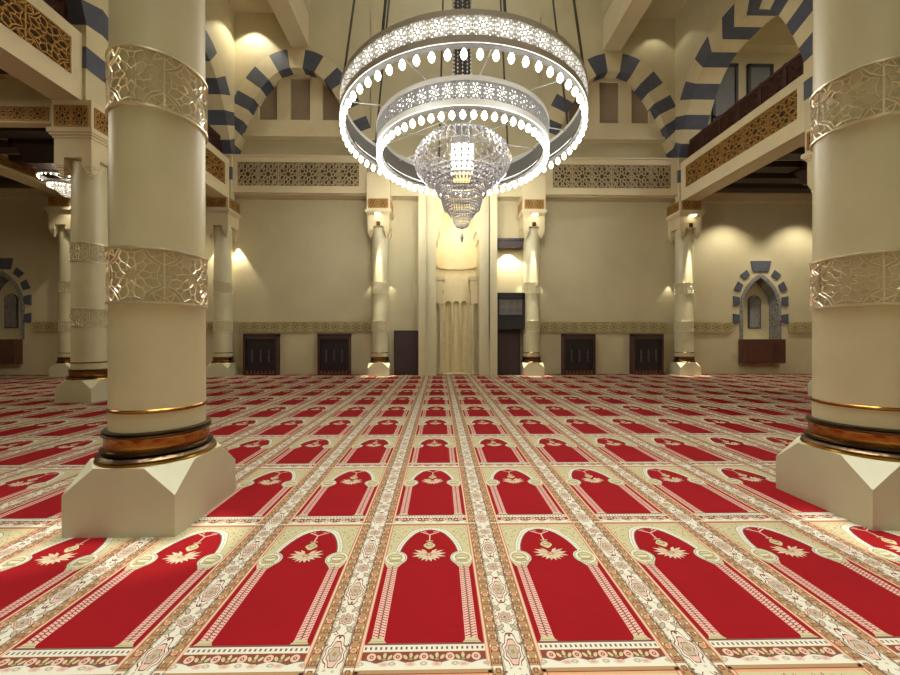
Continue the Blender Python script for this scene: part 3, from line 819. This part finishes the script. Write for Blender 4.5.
# friezes
def frieze(x0, x1, label):
    t = thing('frieze', label, 'frieze', ((x0+x1)/2, 10.5, 1.18), 'carved lattice friezes on the far wall')
    MB().box(x0, x1, 10.475, 10.5, 1.18, 1.46).build('backing', M['frieze_back'], t)
    n = max(1, round((x1-x0)/.28)); tw = (x1-x0)/n
    g = MB(); lattice(g, n, 1, lambda u, v, d: (x0+u*tw, 10.475-d, 1.18+v*.28), .016, .015, tw, .28)
    g.build('lattice', M['frieze'], t)
frieze(AX-5.99, AX-2.36, 'gold lattice frieze on the far wall between left corner column and lit column')
frieze(AX+2.36, AX+5.99, 'gold lattice frieze on the far wall between pulpit column and right corner column')
frieze(AX-10.06, AX-6.6, 'gold lattice frieze between the left corner column and the far left column')
frieze(AX+6.6, AX+SN-.82, 'gold lattice frieze between right corner column and arched wall recess')
frieze(AX+SN+.82, AX+SN+2.6, 'gold lattice frieze right of the arched wall recess')
frieze(AX-12.45+.82, AX-10.66, 'gold lattice frieze right of the recess at the left edge of the picture')

# arched recesses in the aisle walls
def recess(cx, label, lab2, wx):
    t = thing('wall_recess', label, 'recess', (cx, 10.5, .98), 'arched wall recesses')
    rc = recess_curve(cx); r2 = recess_curve(cx, .5, 1.85, 2.72)
    b = MB(); m = len(rc); pts = rc; 
    for i in range(m-1):
        a, c = rc[i], rc[i+1]; a2, c2 = r2[i], r2[i+1]
        b.face([(a[0], 10.488, a[1]), (c[0], 10.488, c[1]), (c2[0], 10.488, c2[1]), (a2[0], 10.488, a2[1])])
        b.face([(a2[0], 10.488, a2[1]), (c2[0], 10.488, c2[1]), (c2[0], 10.78, c2[1]), (a2[0], 10.78, a2[1])])
        b.face([(a[0], 10.488, a[1]), (c[0], 10.488, c[1]), (c[0], 10.52, c[1]), (a[0], 10.52, a[1])])
    b.raw = True; b.build('mosaic_band', M['mosaic'], t)
    MB().box(cx-.7, cx+.7, 10.78, 11.0, .9, 2.95).build('back_panel', M['wall'], t)
    w = MB(); wz = [(-.15, 1.32), (.15, 1.32)] + [(.15*cos(pi*k/12), 2.1+.15*sin(pi*k/12)) for k in range(13)]
    w.prism([(cx+wx+x, z) for x, z in wz], fy, 10.75, 10.772); w.build('window_grille', M['mosaic'], t)
    w = MB(); wz2 = [(x*1.25, 1.29 + (z-1.32)*1.04) for x, z in wz]; w.prism([(cx+wx+x, z) for x, z in wz2], fy, 10.765, 10.78); w.build('grille_frame', M['grey_dark'], t)
    # blue stone teeth round the arch
    for k, (ang, px, pz, hw, hh) in enumerate(((0, -.70, 1.56, .09, .13), (0, -.70, 2.06, .09, .13), (-25, -.63, 2.46, .09, .12), (-52, -.44, 2.8, .09, .11), (-90, 0, 3.05, .15, .27),
                                               (0, .70, 1.56, .09, .13), (0, .70, 2.06, .09, .13), (25, .63, 2.46, .09, .12), (52, .44, 2.8, .09, .11))):
        a = R(ang if px <= 0 else ang); ca, sa = cos(a), sin(a); sg = 1 if px > 0 else -1
        poly = []
        for (u, v) in ((-hw, -hh*.85), (hw, -hh*1.1), (hw, hh*1.1), (-hw, hh*.85)):
            if px == 0: poly.append((cx + v, pz + u))
            else: poly.append((cx + px + sg*u*ca - sg*0 - (v*sa), pz + (u*abs(sa)) + v*ca))
        b = MB().prism(poly, fy, 10.47, 10.5); b.build('blue_voussoir', M['blue'], t)
    k = thing('wall_cabinet', lab2, 'cabinet', (cx, 10.5, .31), 'brown wall cabinets under the arched recesses')
    MB().box(cx-.63, cx+.55, 10.3, 10.5, .31, .98).build('body', M['wood2'], k)
    MB().box(cx-.6, cx+.14, 10.29, 10.3, .35, .94).build('door', M['wood2'], k)
    for i in range(5):
        z = .37 + .115*i
        MB().box(cx+.18, cx+.52, 10.29, 10.3, z, z+.095).build('drawer', M['wood2'], k)
        MB().box(cx+.2, cx+.42, 10.284, 10.29, z+.045, z+.055).build('drawer_pull', M['pale'], k)
recess(RX[2], 'arched wall recess ringed with blue stones on the right aisle wall', 'brown wall cabinet with drawers below the right arched recess', .06)
recess(RX[0], 'arched wall recess ringed with blue stones, cut by the left picture edge', 'brown wall cabinet under the recess at the left picture edge', -.06)

# ================================================================== GREAT CHANDELIER
YC, XCH = 7.45, .447
def K(r): return r*YC
def ring_fret(t, name, R0, z0, z1, npan, w):
    g = MB(); tw = 2*pi*R0/npan
    lattice(g, npan, 1, lambda u, v, d: (XCH + (R0+d)*cos(u*2*pi/npan), YC + (R0+d)*sin(u*2*pi/npan), z0 + v*(z1-z0)), w, .015, tw, z1-z0)
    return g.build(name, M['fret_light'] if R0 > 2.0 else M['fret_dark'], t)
t = thing('chandelier', 'huge two-ring chandelier with lit bulbs and crystal bowl hanging over the nave', 'chandelier', (XCH, YC, 1+.27*YC))
Z = lambda q: 1 + q*YC
R1, R2 = K(.312), K(.222)
for nm, R0, ft, fb, bt, nb, w in (('outer_ring', R1, .5935, .556, .516, 64, .017), ('inner_ring', R2, .536, .497, .459, 60, .016)):
    b = MB()
    for za, zb, th in ((ft, ft+.010, .05), (fb-.013, fb, .004)):
        b.lathe([(R0-th, Z(za)), (R0+.022, Z(za)), (R0+.022, Z(zb)), (R0-th, Z(zb)), (R0-th, Z(za))], XCH, YC, 96, caps=False)
    b.lathe([(R0-.09, Z(fb-.014)), (R0, Z(fb-.014)), (R0, Z(fb-.008)), (R0-.09, Z(fb-.008)), (R0-.09, Z(fb-.014))], XCH, YC, 96, caps=False, mi=1)
    ro = b.build(nm, [M['ring_light'], M['tray']], t, True)
    li = MB().lathe([(R0-.05, Z(fb)), (R0-.05, Z(ft)), (R0-.044, Z(ft)), (R0-.044, Z(fb)), (R0-.05, Z(fb))], XCH, YC, 96, caps=False); li.build('lining', M['ring_grey'], ro, True)  # added shield hiding the glowing sleeve from inside the ring
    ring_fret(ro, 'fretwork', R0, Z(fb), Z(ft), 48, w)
    d = MB().lathe([(R0-.035, Z(fb)), (R0-.035, Z(ft))], XCH, YC, 96, caps=False); d.raw = True
    d.build('glow_sleeve', M['fret_glow'], ro, True)  # added glowing sleeve, makes the fret openings look bright
    zc = Z((bt + fb-.014)/2 - .004); zh = (fb-.016-bt)*YC*.42
    for k in range(nb):
        a = 2*pi*(k+.5)/nb; cx, cy = XCH + (R0-.03)*cos(a), YC + (R0-.03)*sin(a)
        bb = MB(); pr = [(.016, zc+zh), (.036, zc+zh*.6), (.05, zc), (.04, zc-zh*.5), (.012, zc-zh*.9), (.001, zc-zh)]
        bb.lathe(pr, cx, cy, 8); bb.build('bulb', M['bulb'], ro, True)
# spokes tying rings to the core
b = MB()
for k in range(8):
    a = 2*pi*k/8 + .2; b.tube((XCH, YC, Z(.60)), (XCH + R1*cos(a), YC + R1*sin(a), Z(.592)), .014, 6)
    b.tube((XCH, YC, Z(.535)), (XCH + R2*cos(a), YC + R2*sin(a), Z(.53)), .012, 6)
b.build('spokes', M['chrome'], t)
for k in range(8):
    a = 2*pi*k/8 + .2
    MB().tube((XCH + R1*cos(a), YC + R1*sin(a), Z(.60)), (XCH + R1*.62*cos(a), YC + R1*.62*sin(a), 12.2), .022, 8).build('suspension_rod', M['rod'], t)
st = MB().lathe([(.17, Z(.60)), (.17, 10.6), (.09, 10.7), (.09, 12.2)], XCH, YC, 32)
st = st.build('stem', M['rod'], t, True)
for k in range(12):
    a = 2*pi*k/12; g = MB()
    for i in range(40): g.bead((XCH + .185*cos(a), YC + .185*sin(a), Z(.60) + .05 + i*.075), .018, .03)
    g.build('bead_string', M['crystal'], st)
MB().lathe([(.17, Z(.505)), (.2, Z(.51)), (.2, Z(.595)), (.17, Z(.60))], XCH, YC, 32).build('core_drum', M['chrome'], t, True)
MB().box(XCH-.21, XCH+.21, YC-.21, YC+.21, Z(.448), Z(.505)).build('core_lantern', M['lampbox'], t)
MB().box(XCH-.16, XCH+.16, YC-.16, YC+.16, Z(.425), Z(.44)).build('amber_lamp', M['amber'], t)
def strands(name, prof, n, br, m, drop=True):
    g = MB()
    # prof: list of (r,z); beads spaced along it
    L_ = [0]
    for i in range(1, len(prof)): L_.append(L_[-1] + sqrt((prof[i][0]-prof[i-1][0])**2 + (prof[i][1]-prof[i-1][1])**2))
    nb = max(2, int(L_[-1]/(br*2.3)))
    for k in range(n):
        a = 2*pi*k/n
        for j in range(nb+1):
            tt = L_[-1]*j/nb; i = 1
            while i < len(L_)-1 and L_[i] < tt: i += 1
            q = (tt-L_[i-1])/max(1e-9, L_[i]-L_[i-1]); r = prof[i-1][0] + (prof[i][0]-prof[i-1][0])*q; z = prof[i-1][1] + (prof[i][1]-prof[i-1][1])*q
            g.bead((XCH + r*cos(a), YC + r*sin(a), z), br*.8, br*1.25)
    return g.build(name, m, t)
def hoop(name, r, z, h=.03):
    return MB().lathe([(r-.02, z), (r+.012, z), (r+.012, z+h), (r-.02, z+h), (r-.02, z)], XCH, YC, 64, caps=False).build(name, M['chrome'], t, True)
strands('crystal_bowl', [(K(.098), Z(.515)), (K(.118), Z(.495)), (K(.127), Z(.472)), (K(.121), Z(.45)), (K(.10), Z(.425)), (K(.068), Z(.405))], 46, .04, M['crystal2'])
hoop('bowl_hoop', K(.098), Z(.515)); hoop('bowl_hoop', K(.127), Z(.472), .015); hoop('bowl_hoop', K(.102), Z(.427), .02)
strands('crystal_tier', [(K(.067), Z(.418)), (K(.066), Z(.40)), (K(.063), Z(.384))], 54, .024, M['crystal2'])
hoop('tier_hoop', K(.067), Z(.418)); hoop('tier_hoop', K(.054), Z(.384))
strands('crystal_tier', [(K(.054), Z(.386)), (K(.053), Z(.365)), (K(.047), Z(.345))], 44, .022, M['crystal2'])
hoop('tier_hoop', K(.041), Z(.349), .02)
strands('crystal_tier', [(K(.041), Z(.35)), (K(.038), Z(.338)), (K(.031), Z(.328))], 36, .02, M['crystal2'])
hoop('tier_hoop', K(.0255), Z(.332), .02)
strands('crystal_tier', [(K(.025), Z(.332)), (K(.024), Z(.316)), (K(.016), Z(.30)), (.02, Z(.295))], 24, .02, M['crystal'])
g = MB().lathe([(.006, Z(.297)), (.006, Z(.281)), (.03, Z(.275)), (.036, Z(.269)), (.02, Z(.260)), (.002, Z(.255))], XCH, YC, 12); g.build('pendant_drop', M['crystal2'], t, True)

# ================================================================== SMALL AISLE CHANDELIERS + CEILING CANOPIES
def small_chandelier(cx, cy, label, l2):
    light('POINT', 'small_chandelier_light', (cx, cy, 4.38), 20, WARM, shadow_soft_size=.3)
    c = thing('ceiling_canopy', l2, 'canopy', (cx, cy, 4.62), 'dark wooden ceiling canopies in the aisles')
    b = MB().frustum(cx, cy, 4.62, .42, 5.0, .54); b.build('body', M['canopy'], c)
    b = MB()
    for s in (-1, 1): b.box(cx+s*.5, cx+s*.58, cy-.58, cy+.58, 4.94, 5.12); b.box(cx-.58, cx+.58, cy+s*.5, cy+s*.58, 4.94, 5.12)
    b.build('rim', M['joist'], c)
    t = thing('small_chandelier', label, 'chandelier', (cx, cy, 4.1), 'small ring chandeliers in the aisles')
    for nm, r, z in (('upper_ring', .42, 4.43), ('lower_ring', .28, 4.29)):
        ro = MB().lathe([(r-.03, z), (r+.03, z), (r+.03, z+.06), (r-.03, z+.06), (r-.03, z)], cx, cy, 40, caps=False).build(nm, M['chrome'], t, True)
        for k in range(28):
            a = 2*pi*k/28; MB().bead((cx+r*cos(a), cy+r*sin(a), z-.02), .015, .022).build('bulb', M['bulb_small'], ro)
    MB().tube((cx, cy, 4.22), (cx, cy, 4.63), .03).build('stem', M['chrome'], t)
    b = MB()
    for k in range(4):
        a = pi/2*k; b.tube((cx, cy, 4.46), (cx+.41*cos(a), cy+.41*sin(a), 4.46), .012, 6); b.tube((cx, cy, 4.31), (cx+.28*cos(a), cy+.28*sin(a), 4.32), .012, 6)
    b.build('spokes', M['chrome'], t)
    b = MB()
    for k in range(20):
        a = 2*pi*k/20
        for i in range(6): r = .2*(1-i/7); b.bead((cx+r*cos(a), cy+r*sin(a), 4.25-.03*i), .016, .022)
    b.build('crystal_bowl', M['crystal'], t)
small_chandelier(AX-8.58, 8.3, 'small lit ring chandelier in the left aisle beside the second column capital', 'dark wooden canopy box on the left aisle ceiling above the small chandelier')
small_chandelier(AX+8.55, 8.3, 'small lit ring chandelier peeking out left of the large right column', 'dark wooden canopy box on the right aisle ceiling above the small chandelier')

# ================================================================== LIGHTS
for k in range(8):
    a = 2*pi*(k+.5)/8
    light('POINT', 'chandelier_ring_light', (XCH + R1*.8*cos(a), YC + R1*.8*sin(a), Z(.42)), 46, (.98, 1, .92), shadow_soft_size=.25)
# unseen overhead lighting above the camera, as one broad downward area light
light('AREA', 'ceiling_pool_light', (AX, 1.2, 11.8), 380, (.98, 1, .92), (AX, 1.2, 0), shape='RECTANGLE', size=7*S, size_y=5*S, spread=R(42))
light('AREA', 'nave_fill_light', (AX, 6.5, 12.0), 230, (.98, 1, .92), (AX, 6.5, 0), shape='DISK', size=5*S)  # unseen fill light added over the nave
for cx in (NL, NR):
    for q in (-1, 1):
        light('SPOT', 'plinth_corner_fill', (cx+q*.36, 2.19-.36, 9.5), 6000, (1, .97, .88), (cx+q*.30, 2.19-.30, .3), spot_size=R(4.4), spot_blend=.6, shadow_soft_size=.05)  # unseen narrow spots added to brighten the cut plinth corners
light('POINT', 'rear_fill_light', (AX, -4.2, 6.2), 130, (.98, 1, .92), shadow_soft_size=1.2)  # unseen point light added behind the camera to light front faces
for s in (-1, 1):
    light('SPOT', 'front_floor_fill', (AX+s*3.4, 1.1, 9.5), 1500, (1, .97, .88), (AX+s*3.4, 1.1, 0), spot_size=R(24), spot_blend=.8, shadow_soft_size=.2)  # unseen spots added to brighten the floor at front left and right
# aisle downlights
for s in (-1, 1):
    for x, y in ((7.6, 9.6), (9.7, 9.6)):
        light('SPOT', 'aisle_downlight', (AX+s*x, y, 4.9), 330 if s > 0 else 170, WARM, (AX+s*x, y+.42, 0), spot_size=R(100), spot_blend=.6, shadow_soft_size=.05)
    light('AREA', 'aisle_light', (AX+s*9, 4.0, 4.8), 160, WARM, (AX+s*9, 4.0, 0), shape='DISK', size=3*S)
    light('AREA', 'gallery_light', (AX+s*9, 6.0, 9.1), 260 if s > 0 else 90, (1, .97, .9), (AX+s*9, 6, 0), shape='DISK', size=2*S)
for x in (AX-2.07, AX+2.07, OR_):
    light('SPOT', 'column_downlight', (x, 10.24-.35, 4.25), 2600, WARM, (x, 10.24-.30, 2.0), spot_size=R(15), spot_blend=.6, shadow_soft_size=.02)
    light('SPOT', 'capital_light', (x, 10.24-.40, 4.27), 8, WARM, (x, 10.24-.285, 4.0), spot_size=R(120), spot_blend=.6, shadow_soft_size=.02)
for x, pw in ((OL, 190), (AX-2.07, 10), (AX+2.07, 10), (OR_, 14)):
    for q in (-1, 1):
        light('SPOT', 'wall_wash_light', (x+q*.25, 10.41, 3.62 if pw > 50 else 2.6), pw, WARM, (x+q*.5, 10.5, .6), spot_size=R(62), spot_blend=.4, shadow_soft_size=.02)
light('POINT', 'niche_lamp', (MX, 10.72, 4.0), 26, (1, .92, .68), shadow_soft_size=.08)
light('SPOT', 'pulpit_lamp', (1.93, 10.3, 3.46), 130, WARM, (1.93, 10.42, 2.6), spot_size=R(105), spot_blend=.25, shadow_soft_size=.03)
for s in (-1, 1):
    light('SPOT', 'arch_lamp', (AX+s*5.4, 9.75, 9.5), 170 if s < 0 else 22, WARM, (AX+s*5.5, 10.0, 7), spot_size=R(100), spot_blend=.35, shadow_soft_size=.05)

w = bpy.data.worlds.new('World'); bpy.context.scene.world = w; w.use_nodes = True
w.node_tree.nodes['Background'].inputs[0].default_value = (1, .9, .72, 1)
w.node_tree.nodes['Background'].inputs[1].default_value = .05

# ================================================================== CAMERA
cam = bpy.data.cameras.new('camera'); co = bpy.data.objects.new('camera', cam); C.objects.link(co)
cam.sensor_width = 36; cam.lens = 36*375/900
co.location = (0, 0, S); co.rotation_euler = (R(90), 0, -.017)
cam.shift_x = (450 - 445.9)/900; cam.shift_y = (338.5 - 337.5)/900
cam.clip_start = .05
bpy.context.scene.camera = co
sc = bpy.context.scene
sc.view_settings.view_transform = 'Standard'; sc.view_settings.look = 'None'; sc.view_settings.gamma = 1
sc.view_settings.exposure = 0.12
sc.view_settings.use_curve_mapping = False
